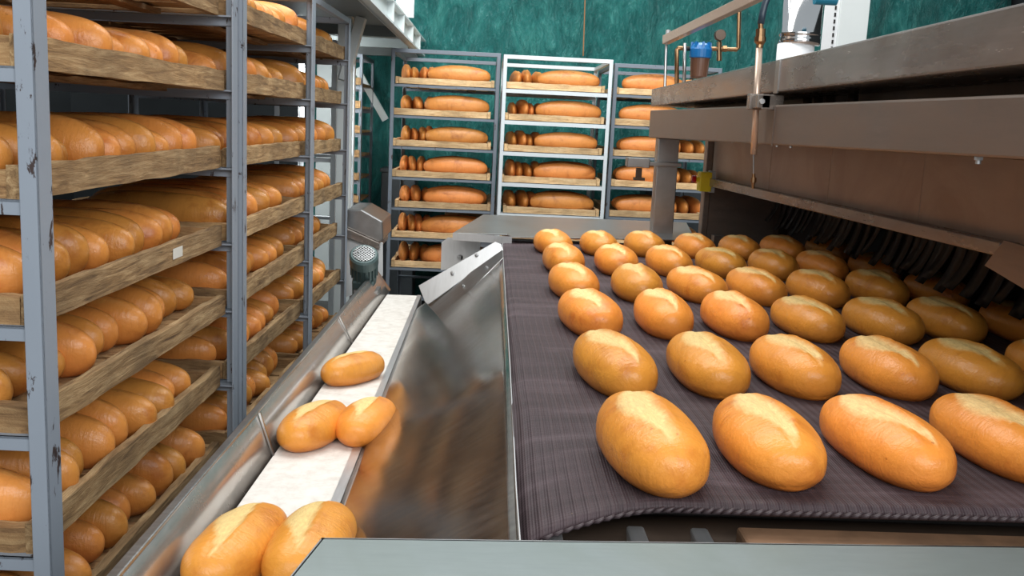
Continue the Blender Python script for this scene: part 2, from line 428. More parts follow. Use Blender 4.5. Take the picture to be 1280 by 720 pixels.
# loaves on the oven belt
rowY = [1.03, 1.395, 1.77, 2.13, 2.495, 2.87]
yaw0 = [(7,3,-4,-3,-4,-5,-6)]
rs = random.Random(5)
for r, y in enumerate(rowY):
    for c in range(7):
        x = .219 + .1625*c + .003*r
        if r == 0 and c > 4: continue
        yaw = PI/2 + math.radians([6,4,8,7,5,3,2][c] + rs.uniform(-4,4))
        me = OVEN[(r*3+c*2+r*c) % 7]
        xx, yy = x + rs.uniform(-.007,.007), y + rs.uniform(-.01,.01)
        if r == 0: pass
        yy += (.022 if r == 0 else .014)*c
        nm = ['leftmost','second from left','third from left','fourth from left','fifth from left','sixth from left','seventh from left'][c]
        rw = ['front row','second row','third row','fourth row','fifth row','farthest row'][r]
        put('slashed_loaf', me, (xx, yy, belt_z(xx,yy)-.002), (0,0,yaw), (rs.uniform(.97,1.04), rs.uniform(.97,1.04), rs.uniform(.95,1.05)),
            'slashed loaf on dark oven belt, %s in the %s' % (nm, rw), 'bread', 'slashed loaves on the oven belt')

# ------------------------------------------------------------------ take-off conveyor (left, white belt)
ZC0, SC = CZ-.544, -.060
nC = Vector((0, -SC, 1)).normalized(); pC = Vector((0,0,ZC0))
def onC(px, py, up=0): return onpl(px, py, pC+Vector((0,0,up)), nC)
A0 = onC(240,708); A1 = onC(483,368); B0 = onC(398,700); B1 = onC(527,368)
def lerp(a, b, t): return a + (b-a)*t
def ext(a, b, y): return a + (b-a)*((y-a.y)/(b.y-a.y))
Y0, Y1 = .55, A1.y
LA0, LA1 = ext(A0,A1,Y0), ext(A0,A1,Y1); RB0, RB1 = ext(B0,B1,Y0), ext(B0,B1,Y1)
conv = thing('belt_conveyor', 'narrow white belt conveyor in a steel trough beside the left racks', 'conveyor')
up = Vector((0,0,1))
bm = BM()
poly(bm, [LA0+Vector((.004,0,0)), RB0-Vector((.016,0,0)), RB1-Vector((.016,0,0)), LA1+Vector((.004,0,0))], .006, up); obj('white_belt', bm, M['white_belt'], conv)
bm = BM(); poly(bm, [RB0+Vector((-.016,0,.003)), RB0+Vector((0,0,.003)), RB1+Vector((0,0,.003)), RB1+Vector((-.016,0,.003))], .008, up); obj('edge_strip', bm, M['steel_light'], conv)
bm = BM(); poly(bm, [LA0+Vector((-.004,0,-.008)), RB0+Vector((0,0,-.008)), RB1+Vector((0,0,-.008)), LA1+Vector((-.004,0,-.008))], .05, up); obj('belt_bed', bm, M['dark_steel'], conv)
bm = BM(); tube(bm, [LA1+Vector((0,.01,-.03)), RB1+Vector((0,.01,-.03))], .026, 20); obj('end_roller', bm, M['steel'], conv, smooth=True)
# left guard: thin sheet, top edge read on its own slanted line
gN = Vector((1,0,0))
def onG(px, py, x): return onpl(px, py, (x,0,0), Vector((1,0,0)))
# leaning sheet from belt edge to a top line 11 cm higher, 3 cm further out
zt = .083
T0 = onC(148,722,zt); T1 = onC(472,338,zt)
TG0 = ext(T0,T1,Y0); TG1 = ext(T0,T1,T1.y)
GB0 = LA0+Vector((.002,0,-.004)); GB1 = ext(LA0,LA1,T1.y)+Vector((.002,0,-.004))
bm = BM(); N = 40; top=[]; bot=[]
for i in range(N+1):
    f = i/N; w = .0015*math.sin(f*40)
    top.append(bm.verts.new(lerp(TG0,TG1,f)+Vector((w,0,0)))); bot.append(bm.verts.new(lerp(GB0,GB1,f)))
for i in range(N): bm.faces.new((bot[i],bot[i+1],top[i+1],top[i]))
go = obj('guard_plate', bm, M['steel_guard'], conv, smooth=True); sd = go.modifiers.new('solid','SOLIDIFY'); sd.thickness = .003
bm = BM(); bar(bm, TG0+Vector((-.006,0,.0)), TG1+Vector((-.006,0,0)), .014, .006); obj('guard_flange', bm, M['steel'], conv, bevel=.002)
# joint seam with bolts
for f in (.30,.62):
    p = lerp(TG0,TG1,f); q = lerp(GB0,GB1,f); bm = BM(); bar(bm, p+Vector((.003,0,0)), q+Vector((.003,0,0)), .0035, .006, Vector((0,1,0))); obj('joint_strip', bm, M['steel'], conv)
for yy in (.9, 1.8, 3.0):
    a = ext(LA0,LA1,yy); b = ext(RB0,RB1,yy)
    for p in (a+Vector((.03,0,0)), b-Vector((.05,0,0))): obj('leg', box(BM(), p.x-.02, p.x+.02, yy-.02, yy+.02, 0, p.z-.05), M['steel'], conv)
# loaves on the white belt: (px,py of centre on the belt, yaw deg, mesh)
defs = [(442,466,60,0,'upper loaf lying crosswise on the white conveyor belt'),
        (393,538,76,1,'left loaf of the middle pair on the white conveyor belt'),
        (459,533,80,2,'right loaf of the middle pair on the white conveyor belt'),
        (297,694,80,3,'left loaf of the nearest pair on the white conveyor belt'),
        (388,690,84,4,'right loaf of the nearest pair on the white conveyor belt')]
for px, py, yw, k, lb in defs:
    p = onC(px, py, .02); p.z -= .019
    put('slashed_loaf', OVEN[k], p, (0,0,0), (.9,.9,.9), lb, 'bread', 'slashed loaves on the white conveyor')
    o = bpy.context.scene.collection.objects[-1]
    o.rotation_euler = (Matrix.Rotation(math.atan(SC),3,'X') @ Matrix.Rotation(math.radians(yw),3,'Z')).to_euler()

# ------------------------------------------------------------------ slanted polished plate between both belts
chute = thing('steel_chute', 'polished slanting steel sheet between white conveyor and dark oven belt', 'chute')
PB0 = RB0+Vector((.001,0,.002)); PT0 = Vector((BX0-.002, Y0, ZB-.028)); PT1 = Vector((BX0+.012, 2.98, ZB+.004)); PB1 = ext(RB0,RB1,3.3)+Vector((.001,0,.002))
bm = BM(); g=[]; NY, NX = 60, 20
for j in range(NY+1):
    f = j/NY; a = lerp(PB0,PB1,f); b = lerp(PT0,PT1,f)
    if True: b.z = ZB - .034 + .03*min(1,max(0,(b.y-.95)/.5)) 
    g.append([bm.verts.new(lerp(a,b,i/NX)+Vector((0,0,.003*noise.noise(Vector((i*.16,j*.12,4)))))) for i in range(NX+1)])
for j in range(NY):
    for i in range(NX): bm.faces.new((g[j][i],g[j][i+1],g[j+1][i+1],g[j+1][i]))
o = obj('chute_sheet', bm, M['steel_plate'], chute, smooth=True); sd = o.modifiers.new('solid','SOLIDIFY'); sd.thickness = -.001
bm = BM(); tube(bm, [Vector((PT0.x+.001, .80, ZB-.03)), Vector((PT0.x+.001,1.0,ZB-.028)), Vector((PT0.x+.004,1.5,ZB-.001)), Vector((PT1.x+.001, PT1.y, ZB+.001))], .0012, 6); obj('bright_rim', bm, M['steel_light'], chute)
# bolted deflector on the far end of the chute
nP = (Vector(PB1)-Vector(PT0)).cross(Vector(PT1)-Vector(PT0)).normalized()
if nP.z < 0: nP = -nP
defl = thing('deflector_plate', 'bolted light steel deflector plate at the far top of the slanting chute', 'metal plate')
nD = Vector((-.45,-.55,.70)).normalized(); pD = at(575,345,2.72)
def onD(px,py,o=0): return onpl(px,py,pD+nD*o,nD)
bm = BM(); poly(bm, [onD(*p) for p in ((523,357),(619,302),(626,305),(629,313),(535,380),(531,377))], .003, nD); obj('flange', bm, M['steel_light'], defl, bevel=.001)
nE = Vector((-.62,-.25,.74)).normalized(); pE = onD(580,345)
def onE(px,py): return onpl(px,py,pE-nD*.003,nE)
bm = BM(); poly(bm, [onE(*p) for p in ((533,379),(628,312),(629,322),(556,394),(548,396))], .003, nE); obj('lower_sheet', bm, M['steel'], defl, bevel=.001)
for px,py in ((566,342),(596,319)):
    p = onD(px,py); bm = BM(); tube(bm, [p, p+nD*.004], .0075, 12); tube(bm, [p+nD*.004, p+nD*.009], .005, 6); obj('bolt', bm, M['steel'], defl)
for px,py in ((579,358),(608,335)):
    p = onE(px,py); bm = BM(); tube(bm, [p, p+nE*.004], .006, 12); tube(bm, [p+nE*.004, p+nE*.008], .004, 6); obj('bolt', bm, M['steel'], defl)
# table sheet beyond the oven belt
tb = thing('end_table', 'flat steel cover sheet behind the far end of the oven belt', 'table')
zt = CZ-.395
def onT(px,py,z=0): return onpl(px,py,(0,0,zt+z),up)
bm = BM(); poly(bm, [onT(*p) for p in ((566,291),(604,268),(858,278),(870,300),(640,296),(634,293))], .004, up); obj('cover_sheet', bm, M['steel'], tb, bevel=.001)
a,b = onT(566,291), onT(640,296)
bm = BM(); poly(bm, [a, b, b-Vector((0,0,.026)), a-Vector((0,0,.026))], .003, Vector((0,-1,0))); obj('front_lip', bm, M['steel_light'], tb)
bm = BM(); a,b = onT(601,298,-.02), onT(700,302,-.02); poly(bm, [a, b, b-Vector((0,0,.03)), a-Vector((0,0,.03))], .003, Vector((0,-1,0))); obj('blue_grey_strip', bm, M['paint'], tb)
bm = BM(); box(bm, .03, 1.0, 3.14, 3.17, ZB-.3, zt-.03); obj('apron', bm, M['dark_steel'], tb)
for xx in (.0,.9): obj('leg', box(BM(), xx, xx+.04, 3.3, 3.34, 0, zt-.004), M['steel'], tb)
sp = thing('side_plate', 'small upright grey steel plate under left corner of the rear cover sheet', 'metal plate')
bm = BM(); pts=[at(px,py,3.22) for px,py in ((552,303),(560,297),(601,299),(600,312),(590,330),(551,338))]; poly(bm, pts, .004, Vector((0,-1,0))); obj('plate', bm, M['steel_light'], sp)
bm = BM(); a = at(575,322,3.22); tube(bm, [a, a+Vector((0,.1,0))], .012, 10); obj('mounting_stud', bm, M['steel'], sp)

# ------------------------------------------------------------------ foreground counter
ct = thing('steel_counter', 'satin steel counter top filling the near bottom edge', 'counter')
zc = CZ-.40
def onK(px,py,z=0): return onpl(px,py,(0,0,zc+z),up)
k0, k1 = onK(402,672), onK(1290,683); k2 = onK(366,716)
k1 = k0 + (k1-k0)*1.25; kk = k0 + (k2-k0)*3.2
bm = BM(); poly(bm, [k0, k1, Vector((k1.x, .28, zc)), Vector((kk.x, .28, zc)), kk], .004, up); obj('top_sheet', bm, M['counter'], ct, bevel=.0015)
bm = BM(); w = (kk-k0).normalized(); a = k0; b = kk; poly(bm, [a,b,b-Vector((-.012,0,.05)),a-Vector((-.012,0,.05))], .003, Vector((-1,0,0))); obj('side_skirt', bm, M['steel'], ct)
bm = BM(); poly(bm, [k0,k1,k1-Vector((0,0,.03)),k0-Vector((0,0,.03))], .003, Vector((0,1,0))); obj('back_skirt', bm, M['steel'], ct)
for xx in (-.05, .95): obj('leg', box(BM(), xx, xx+.04, .40, .44, 0, zc-.004), M['steel'], ct)

# ------------------------------------------------------------------ oven hood
hood = thing('oven_hood', 'long dark stainless oven hood with two beams above the dark belt', 'oven')
HX = .64; HE = 3.43; HN = .45
bm = BM(); sbox(bm, HX, HX+.16, HN, HE, CZ+.100, CZ+.177, CZ+.090, CZ+.157); obj('upper_beam', bm, M['hood_top'], hood, bevel=.004)
bm = BM(); sbox(bm, HX, HX+.14, HN, HE, CZ-.011, CZ+.060, CZ-.033, CZ+.074); obj('lower_beam', bm, M['hood'], hood, bevel=.004)
obj('inner_wall', box(BM(), HX+.17, HX+.20, HN, HE-.02, CZ-.02, CZ+.14), M['dark_steel'], hood)
obj('top_sheet', box(BM(), HX+.17, 2.0, HN, HE-.02, CZ+.12, CZ+.14), M['hood'], hood)
PX = .90
ys = [HN, 1.06, 1.40, 1.71, 2.20, 2.72, HE]
ys = [HN, .95] + [1.30] + [1.79] + [2.32] + [2.75, 3.42]
def yof(px, X=PX): # depth at which the panel plane crosses image column px
    p = onpl(px, 210, (X,0,0), Vector((1,0,0))); return p.y
ys = [HN, yof(1155), yof(1038), yof(963), 3.42]
for a, b in zip(ys, ys[1:]):
    obj('side_panel', box(BM(), PX, PX+.02, a+.001, b-.001, CZ-.19, CZ+.0), M['panel'], hood, bevel=.002)
obj('backing', box(BM(), PX+.021, PX+.05, HN, 3.42, CZ-.19, CZ+.05), M['steel'], hood)
obj('ceiling_sheet', box(BM(), HX+.02, PX+.03, HN, 3.40, CZ-.012, CZ+.0), M['dark_steel'], hood)
bm = BM(); sbox(bm, PX-.035, PX+.03, yof(1262,PX-.035), 3.40, CZ-.184, CZ-.160, CZ-.208, CZ-.178); obj('lower_rail', bm, M['hood_top'], hood, bevel=.002)
# bent bracket on the near end of the rail
yb = yof(1240,PX-.05)
bm = BM(); pts=[onpl(px,py,(PX-.06,0,0),Vector((1,0,0))) for px,py in ((1233,332),(1258,300),(1300,312),(1300,372))]; poly(bm, pts, -.004, Vector((-1,0,0))); obj('rail_end_bracket', bm, M['hood'], hood, bevel=.001)
# end plate and jamb under the rail
obj('end_plate', box(BM(), PX+.0, 1.46, 3.41, 3.43, ZB-.1, CZ-.16), M['hood'], hood)
obj('inner_jamb', box(BM(), PX+.265, PX+.30, 3.34, 3.40, ZB+.02, CZ-.19), M['dark_steel'], hood)
obj('end_column', box(BM(), PX-.025, PX+.0, 3.41, 3.46, ZB-.05, CZ-.01), M['hood'], hood, bevel=.003)
obj('cavity_shade_roof', box(BM(), PX+.05, 1.9, HN, 3.42, CZ-.17, CZ-.15), M['black'], hood)  # black sheet added to darken the hood underside, shade put into its colour
obj('cavity_shade_back', box(BM(), 1.44, 1.46, HN, 3.42, ZB-.2, CZ-.15), M['black'], hood)  # added blackness behind the strips, standing in for shade
# bolts under the lower beam
for px, py in ((912,177),(967,181),(984,182),(1216,199)):
    p = onpl(px,py-2,(HX,0,0),Vector((1,0,0))); bm = BM()
    tube(bm, [(HX+.008,p.y,p.z+.004),(HX+.008,p.y,p.z-.003)], .006, 6); tube(bm, [(HX+.008,p.y,p.z-.003),(HX+.008,p.y,p.z-.008)], .0035, 8); obj('bolt', bm, M['steel_light'], hood)
# lap joints on the beams
for px in (971,):
    p = onpl(px,110,(HX,0,0),Vector((1,0,0))); obj('joint_strip', box(BM(), HX-.003, HX, p.y-.012, p.y+.012, CZ+.092, CZ+.164), M['steel'], hood)
p = onpl(968,150,(HX,0,0),Vector((1,0,0))); obj('joint_strip', box(BM(), HX-.002, HX, p.y-.002, p.y+.002, CZ-.024, CZ+.064), M['hood'], hood)
for px in (985, 998, 1012, 1038):
    p = onpl(px,120,(HX+.1,0,0),Vector((1,0,0))); bm = BM(); tube(bm, [(HX+.150,p.y,CZ+.06),(HX+.150,p.y,CZ+.10)], .012, 10); obj('inner_stud', bm, M['dark_steel'], hood, smooth=True)
# post
q0 = at(820,180,3.33); q1 = at(846,180,3.33)
bm = BM(); box(bm, HX+.01, HX+.09, 3.27, 3.33, CZ-.52, CZ-.032); obj('support_post', bm, M['steel'], hood, bevel=.003)
obj('oven_leg', box(BM(), 1.6, 1.66, 3.2, 3.26, 0, CZ-.15), M['steel'], hood)
obj('oven_leg', box(BM(), 1.6, 1.66, .7, .76, 0, CZ-.15), M['steel'], hood)
# strip curtain
sc_ = thing('strip_curtain', 'row of black hanging strips under the oven rail beside the loaves', 'strip curtain')
rs = random.Random(3); y = 1.05
while y < 3.30:
    w = .052; lean = rs.uniform(.00,.05); tw = rs.uniform(-.25,.25); bm = BM(); a=[]; 
    for k in range(9):
        f = k/8; z = CZ-.172 - f*(.165+.022*math.sin(y*23)**2); cxx = 1.16 + .030*f - .06*f*f + .012*math.sin(y*9); cyy = y + lean*f*f
        a.append([bm.verts.new((cxx - .012 + (.006 if s else 0), cyy + s*w*math.cos(tw)-w/2, z)) for s in (0,1)])
    for k in range(8): bm.faces.new((a[k][0],a[k][1],a[k+1][1],a[k+1][0]))
    o = obj('strip', bm, M['strip'], sc_, smooth=True); sd = o.modifiers.new('solid','SOLIDIFY'); sd.thickness=.003
    y += rs.uniform(.042,.060)
obj('curtain_rail', box(BM(), 1.15, 1.18, 1.0, 3.32, CZ-.19, CZ-.171), M['black'], sc_)

# ------------------------------------------------------------------ spray rod, switch, cord device
rod = thing('spray_lance', 'slim copper coloured spray rod clamped upright before the oven hood', 'spray rod')
RX = HX-.03; pr = onpl(944,125,(RX,0,0),Vector((1,0,0))); ry = pr.y
def R(px,py): return at(px,py,ry)
obj('rod', tube(BM(), [R(949,60), R(942,193)], .0075, 14), M['copper'], rod, smooth=True)
obj('fitting', tube(BM(), [R(951,28),R(951,36),R(951,36.2),R(950.5,46),R(950.4,46.2),R(950,52),R(950,56),R(949,60)], [.006,.006,.011,.011,.013,.013,.008,.008], 12), M['brass'], rod)
obj('hose', tube(BM(), [R(951,30),R(953,18),R(956,6),R(962,-10),R(972,-30)], .0075, 10), M['hose'], rod, smooth=True)
obj('wire', tube(BM(), [R(942,192),R(942,218)], .0016, 6), M['steel'], rod)
obj('nozzle', tube(BM(), [R(942,217),R(942,222),R(942,222.2),R(941.5,228),R(941.4,228.2),R(941,236)], [.004,.004,.007,.007,.0045,.003], 10), M['brass'], rod)
a = R(936,127); b = onpl(984,128,(HX+.02,0,0),Vector((1,0,0)))
bm = BM(); box(bm, RX-.016, RX+.016, ry-.012, ry+.012, a.z-.018, a.z+.018); box(bm, RX, HX+.02, ry-.05, ry-.044, a.z-.018, a.z+.016); box(bm, RX-.01, RX+.02, ry-.05, ry, a.z-.015, a.z+.015); obj('clamp', bm, M['hood_top'], rod, bevel=.002)
bm = BM(); tube(bm, [(RX,ry-.012,a.z),(RX,ry-.054,a.z)], .006, 10); obj('clamp_bolt', bm, M['steel_light'], rod)

sw = thing('emergency_switch', 'yellow emergency stop box with red button on far oven column', 'switch')
SY = 3.30
def bxp(bm, px0,py0,px1,py1,Y,dep):
    a = at(px0,py0,Y); b = at(px1,py1,Y); return box(bm, min(a.x,b.x), max(a.x,b.x), Y, Y+dep, min(a.z,b.z), max(a.z,b.z))
obj('yellow_housing', bxp(BM(),876,215,889,240,SY,.05), M['yellow'], sw, bevel=.004)
obj('grey_side', bxp(BM(),889,214,893,241,SY+.005,.045), M['grey_plastic'], sw, bevel=.002)
a = at(874,224,SY+.02); bm = BM(); tube(bm, [a+Vector((.006,0,0)), a-Vector((.016,0,0))], .011, 14); obj('yellow_collar', bm, M['yellow'], sw)
bm = BM(); tube(bm, [a-Vector((.014,0,0)), a-Vector((.026,0,0)), a-Vector((.030,0,0))], [.014,.015,.009], 14); obj('red_button', bm, M['red'], sw)
lv = thing('sensor_arm', 'small grey sensor box on a bracket at the oven support post', 'sensor')
obj('sensor_box', bxp(BM(),785,197,812,210,3.24,.06), M['steel'], lv, bevel=.003)
obj('bracket_arm', bxp(BM(),811,202,852,209,3.245,.02), M['steel'], lv, bevel=.002)
obj('stem', bxp(BM(),796,210,802,224,3.25,.02), M['dark_steel'], lv, bevel=.002)
obj('foot_clip', bxp(BM(),793,222,806,226,3.245,.03), M['dark_steel'], lv)

# ------------------------------------------------------------------ piping above the hood
PY_ = 3.45
rl = thing('pipe_rail', 'rectangular warm steel tube sloping across above the oven hood', 'pipe')
a = at(832,50,3.42); b = at(945,-4,2.75)
bm = BM(); bar(bm, a, b+(b-a)*.4, .028, .034); obj('rail_tube', bm, M['copper'], rl, bevel=.002)
bm = BM(); p = at(833,52,3.44); tube(bm, [p, at(831,112,3.42)], .006, 8); obj('hanger_rod', bm, M['steel'], rl)
bm = BM(); p = at(835,44,3.40); tube(bm, [p-Vector((0,0,.01)), p+Vector((0,0,.02))], .010, 8); obj('bolt', bm, M['steel_light'], rl)
fl = thing('water_filter', 'blue capped water filter with brown bowl standing above the hood', 'filter')
FY = 3.36; c = at(875,75,FY); sc = FY/F
def Z(py): return at(875,py,FY).z
bm = BM(); tube(bm, [(c.x,FY,Z(98)),(c.x,FY,Z(96)),(c.x,FY,Z(80)),(c.x,FY,Z(72))], [.028,.032,.036,.037], 24); obj('bowl', bm, M['bowl'], fl, smooth=False)
bm = BM(); tube(bm, [(c.x,FY,Z(73)),(c.x,FY,Z(72)),(c.x,FY,Z(62)),(c.x,FY,Z(57)),(c.x,FY,Z(54))], [.038,.042,.043,.036,.022], 24); 
for k in range(8):
    a_ = k*PI/4; bar(bm, (c.x+.036*math.cos(a_), FY+.036*math.sin(a_), Z(62)), (c.x+.034*math.cos(a_), FY+.034*math.sin(a_), Z(53)), .008, .010, Vector((math.cos(a_),math.sin(a_),0)))
obj('blue_cap', bm, M['blue'], fl)
bm = BM(); tube(bm, [at(862,61,FY),at(848,60,FY),at(846,62,FY),at(846,106,FY)], .0085, 10); obj('inlet_pipe', bm, M['brass'], fl, smooth=True)
bm = BM(); tube(bm, [at(856,54,FY-.03),at(855,108,FY-.03)], .0065, 10); obj('riser_pipe', bm, M['steel'], fl, smooth=True)
bm = BM(); tube(bm, [at(888,61,FY),at(921,62,FY),at(923,60,FY),at(924,10,FY)], .008, 10); tube(bm, [at(899,52,FY),at(899,76,FY)], .010, 10); tube(bm,[at(903,61,FY),at(908,61,FY)],.013,6); obj('outlet_pipe', bm, M['brass'], fl, smooth=False)
p = at(900,44,FY-.02); bm = BM(); tube(bm, [p+Vector((0,.012,0)), p-Vector((0,.012,0))], .021, 20); obj('gauge', bm, M['dark_steel'], fl, bevel=.002)
bm = BM(); tube(bm, [at(900,48,FY),at(899,54,FY)], .006, 8); obj('gauge_stem', bm, M['brass'], fl)
bm = BM(); tube(bm, [(c.x,FY,Z(100)),(c.x,FY,Z(120))], .012, 10); obj('drain_pipe', bm, M['brass'], fl)
dz = .0
dt = thing('flue_duct', 'shiny chrome flue duct with white collar rising from the hood', 'duct')
DY = 3.0; c = at(1000,40,DY); r = 24.5*DY/F
def Zd(py): return at(1000,py,DY).z
bm = BM(); pts=[Zd(57),Zd(54),Zd(50),Zd(48),Zd(45),Zd(44),Zd(42),Zd(-60)]; rr=[r*.98,r*1.02,r*1.02,r*.99,r*1.0,r*1.03,r*.99,r*.99]
tube(bm, [(c.x,DY,z) for z in pts], rr, 40); obj('chrome_pipe', bm, M['chrome'], dt, smooth=True)
bm = BM(); tube(bm, [(c.x-.01,DY,CZ+.15),(c.x-.01,DY,Zd(56))], r*.9, 32); obj('white_collar', bm, M['white'], dt, smooth=True)
bm = BM(); p = at(1030,-1,2.8); tube(bm, [p+Vector((-.03,0,0)), p+Vector((.04,0,0))], .018, 16); tag(obj('pipe_coupling', bm, M['teal_plastic'], dt), None)
pc = thing('perforated_upright', 'white perforated steel upright right of the chrome duct', 'column')
CY = 3.7; a = at(1027,100,CY); b = at(1078,100,CY)
obj('face', box(BM(), a.x+.05, b.x, CY, CY+.12, CZ+.0, CZ+2.0), M['white_struct'], pc, bevel=.003)
obj('slotted_flange', box(BM(), a.x-.01, a.x+.05, CY+.01, CY+.02, CZ+.0, CZ+2.0), M['white'], pc)
bm = BM(); z = CZ+.2
while z < CZ+1.0:
    box(bm, a.x+.030, a.x+.037, CY+.006, CY+.0105, z, z+.016); z += .028
obj('slots', bm, M['black'], pc)
obj('base', box(BM(), a.x-.01, b.x, CY-.0, CY+.14, 0, CZ), M['steel'], pc)

# ------------------------------------------------------------------ racks and trays
LV = [.29, .10, -.105, -.308, -.492, -.702, -.912, -1.10]      # tops of tray boards relative to eye
def Lpost(bm, x, y, z0, z1, w, sx, sy, t=.004):
    wx_ = w*.72
    box(bm, min(x,x+sx*wx_), max(x,x+sx*wx_), min(y,y+sy*t), max(y,y+sy*t), z0, z1)
    box(bm, min(x,x+sx*t), max(x,x+sx*t), min(y,y+sy*w), max(y,y+sy*w), z0, z1)
def make_rack(label, origin, rz, wx, ly, levels, top, mat, barmat, group, pw=.042, long_rails=False, barh=.024, th=.05):
    """origin: near right corner; wx extends to -X, ly to +Y"""
    r = thing('bakery_rack', label, 'rack', (origin[0], origin[1], 0), rz, group)
    for x, y, sx, sy in ((0,0,-1,1),(-wx,0,1,1),(0,ly,-1,-1),(-wx,ly,1,-1)):
        bm = BM(); Lpost(bm, x, y, .10, top, pw, sx, sy); o = obj('post', bm, mat, r, bevel=.0015)
        bm = BM(); tube(bm, [(x+sx*.02, y+sy*.02-.012, .045),(x+sx*.02, y+sy*.02+.012, .045)], .045, 16); tube(bm, [(x+sx*.02,y+sy*.02,.06),(x+sx*.02,y+sy*.02,.11)], .012, 8); obj('caster', bm, M['rubber'], r)
    for z in levels:
        zz = CZ + z - th
        for y, s in ((.005,1),(ly-.005,-1)):
            bm = BM(); y0, y1 = sorted((y, y+s*.004)); box(bm, -wx+.004, -.004, y0, y1, zz-barh, zz)
            y0, y1 = sorted((y, y+s*.03)); box(bm, -wx+.004, -.004, y0, y1, zz-.004, zz); obj('shelf_bar', bm, barmat, r)
    for y in (.012, ly-.012):
        obj('top_bar', box(BM(), -wx+.001, -.001, y-.0115, y+.012, top-.024, top+.001), mat, r, bevel=.002)
    for x in (-.012, -wx+.012):
        obj('top_bar', box(BM(), x-.0115, x+.0115, .026, ly-.026, top-.023, top+.0), mat, r, bevel=.002)
    if long_rails:
        for x in (-.01, -wx+.01): obj('base_bar', box(BM(), x-.01, x+.01, 0, ly, .12, .145), mat, r)
    return r
def board(bm, a, b, th, h, rs, rough=.0016, n=22):
    """rough sawn board between a and b (bottom centre line), irregular edges"""
    a = Vector(a); b = Vector(b); d = (b-a).normalized(); s = d.cross(up).normalized(); prev = None
    so = rs.uniform(0,99)
    for i in range(n+1):
        f = i/n; p = lerp(a,b,f)
        e = lambda k: rough*1.6*noise.noise(Vector((f*9, so, k*7)))+rough*rs.uniform(-.6,.6)
        ring = [bm.verts.new(p + s*(th/2+e(1)) + up*(e(2)*.7)), bm.verts.new(p + s*(th/2+e(1)) + up*(h+e(3)*1.6)), bm.verts.new(p - s*(th/2+e(5)) + up*(h+e(3)*1.4)), bm.verts.new(p - s*(th/2+e(5)) + up*(e(2)*.7))]
        if prev:
            for k in range(4): bm.faces.new((prev[k], prev[(k+1)%4], ring[(k+1)%4], ring[k]))
        else: bm.faces.new(ring[::-1])
        prev = ring
    bm.faces.new(prev)
def make_tray(seed, wx, ly, m, mx, h=.052):
    """tray with its near right top corner region at origin: spans x 0..-wx, y 0..ly, z 0..h"""
    rs = random.Random(seed); r = bpy.data.objects.new('bread_tray', None); COL.objects.link(r); r.empty_display_size=.05
    for x in (-.011, -wx+.011):
        bm = BM(); board(bm, (x, .0, .0), (x, ly, .0), .019, h + rs.uniform(-.003,.004), rs); obj('side_board', bm, m, r)
    for y in (.0115, ly-.0115):
        bm = BM(); board(bm, (-wx+.022, y, .0), (-.022, y, .0), .019, h*.92, rs); obj('end_board', bm, mx, r)
    bm = BM(); n = 7; w = (ly-.06)/n
    for k in range(n): board(bm, (-wx+.024, .03+w*(k+.5), .008), (-.023, .03+w*(k+.5), .008), w*.86, .009, rs, .001, 8)
    obj('slatted_base', bm, mx, r)
    for x in (-wx*.25, -wx*.78):
        bm = BM(); board(bm, (x, .02, -.010), (x, ly-.05, -.010), .05, .012, rs); obj('batten', bm, m, r)
    return r
tr_proto = [make_tray(50+i, .60, .745, M['wood'], M['wood_x']) for i in range(3)]
far_proto = [make_tray(70+i, .60, .745, M['pale_wood'], M['pale_wood_x'], .042) for i in range(2)]
used = set()
def place_tray(protos, i, loc, rot, label, group):
    k = protos[i % len(protos)]
    if k.name in used: k = copy_tree(k)
    else: used.add(k.name)
    k.location = loc; k.rotation_euler = rot
    return tag(k, label, 'tray', group)

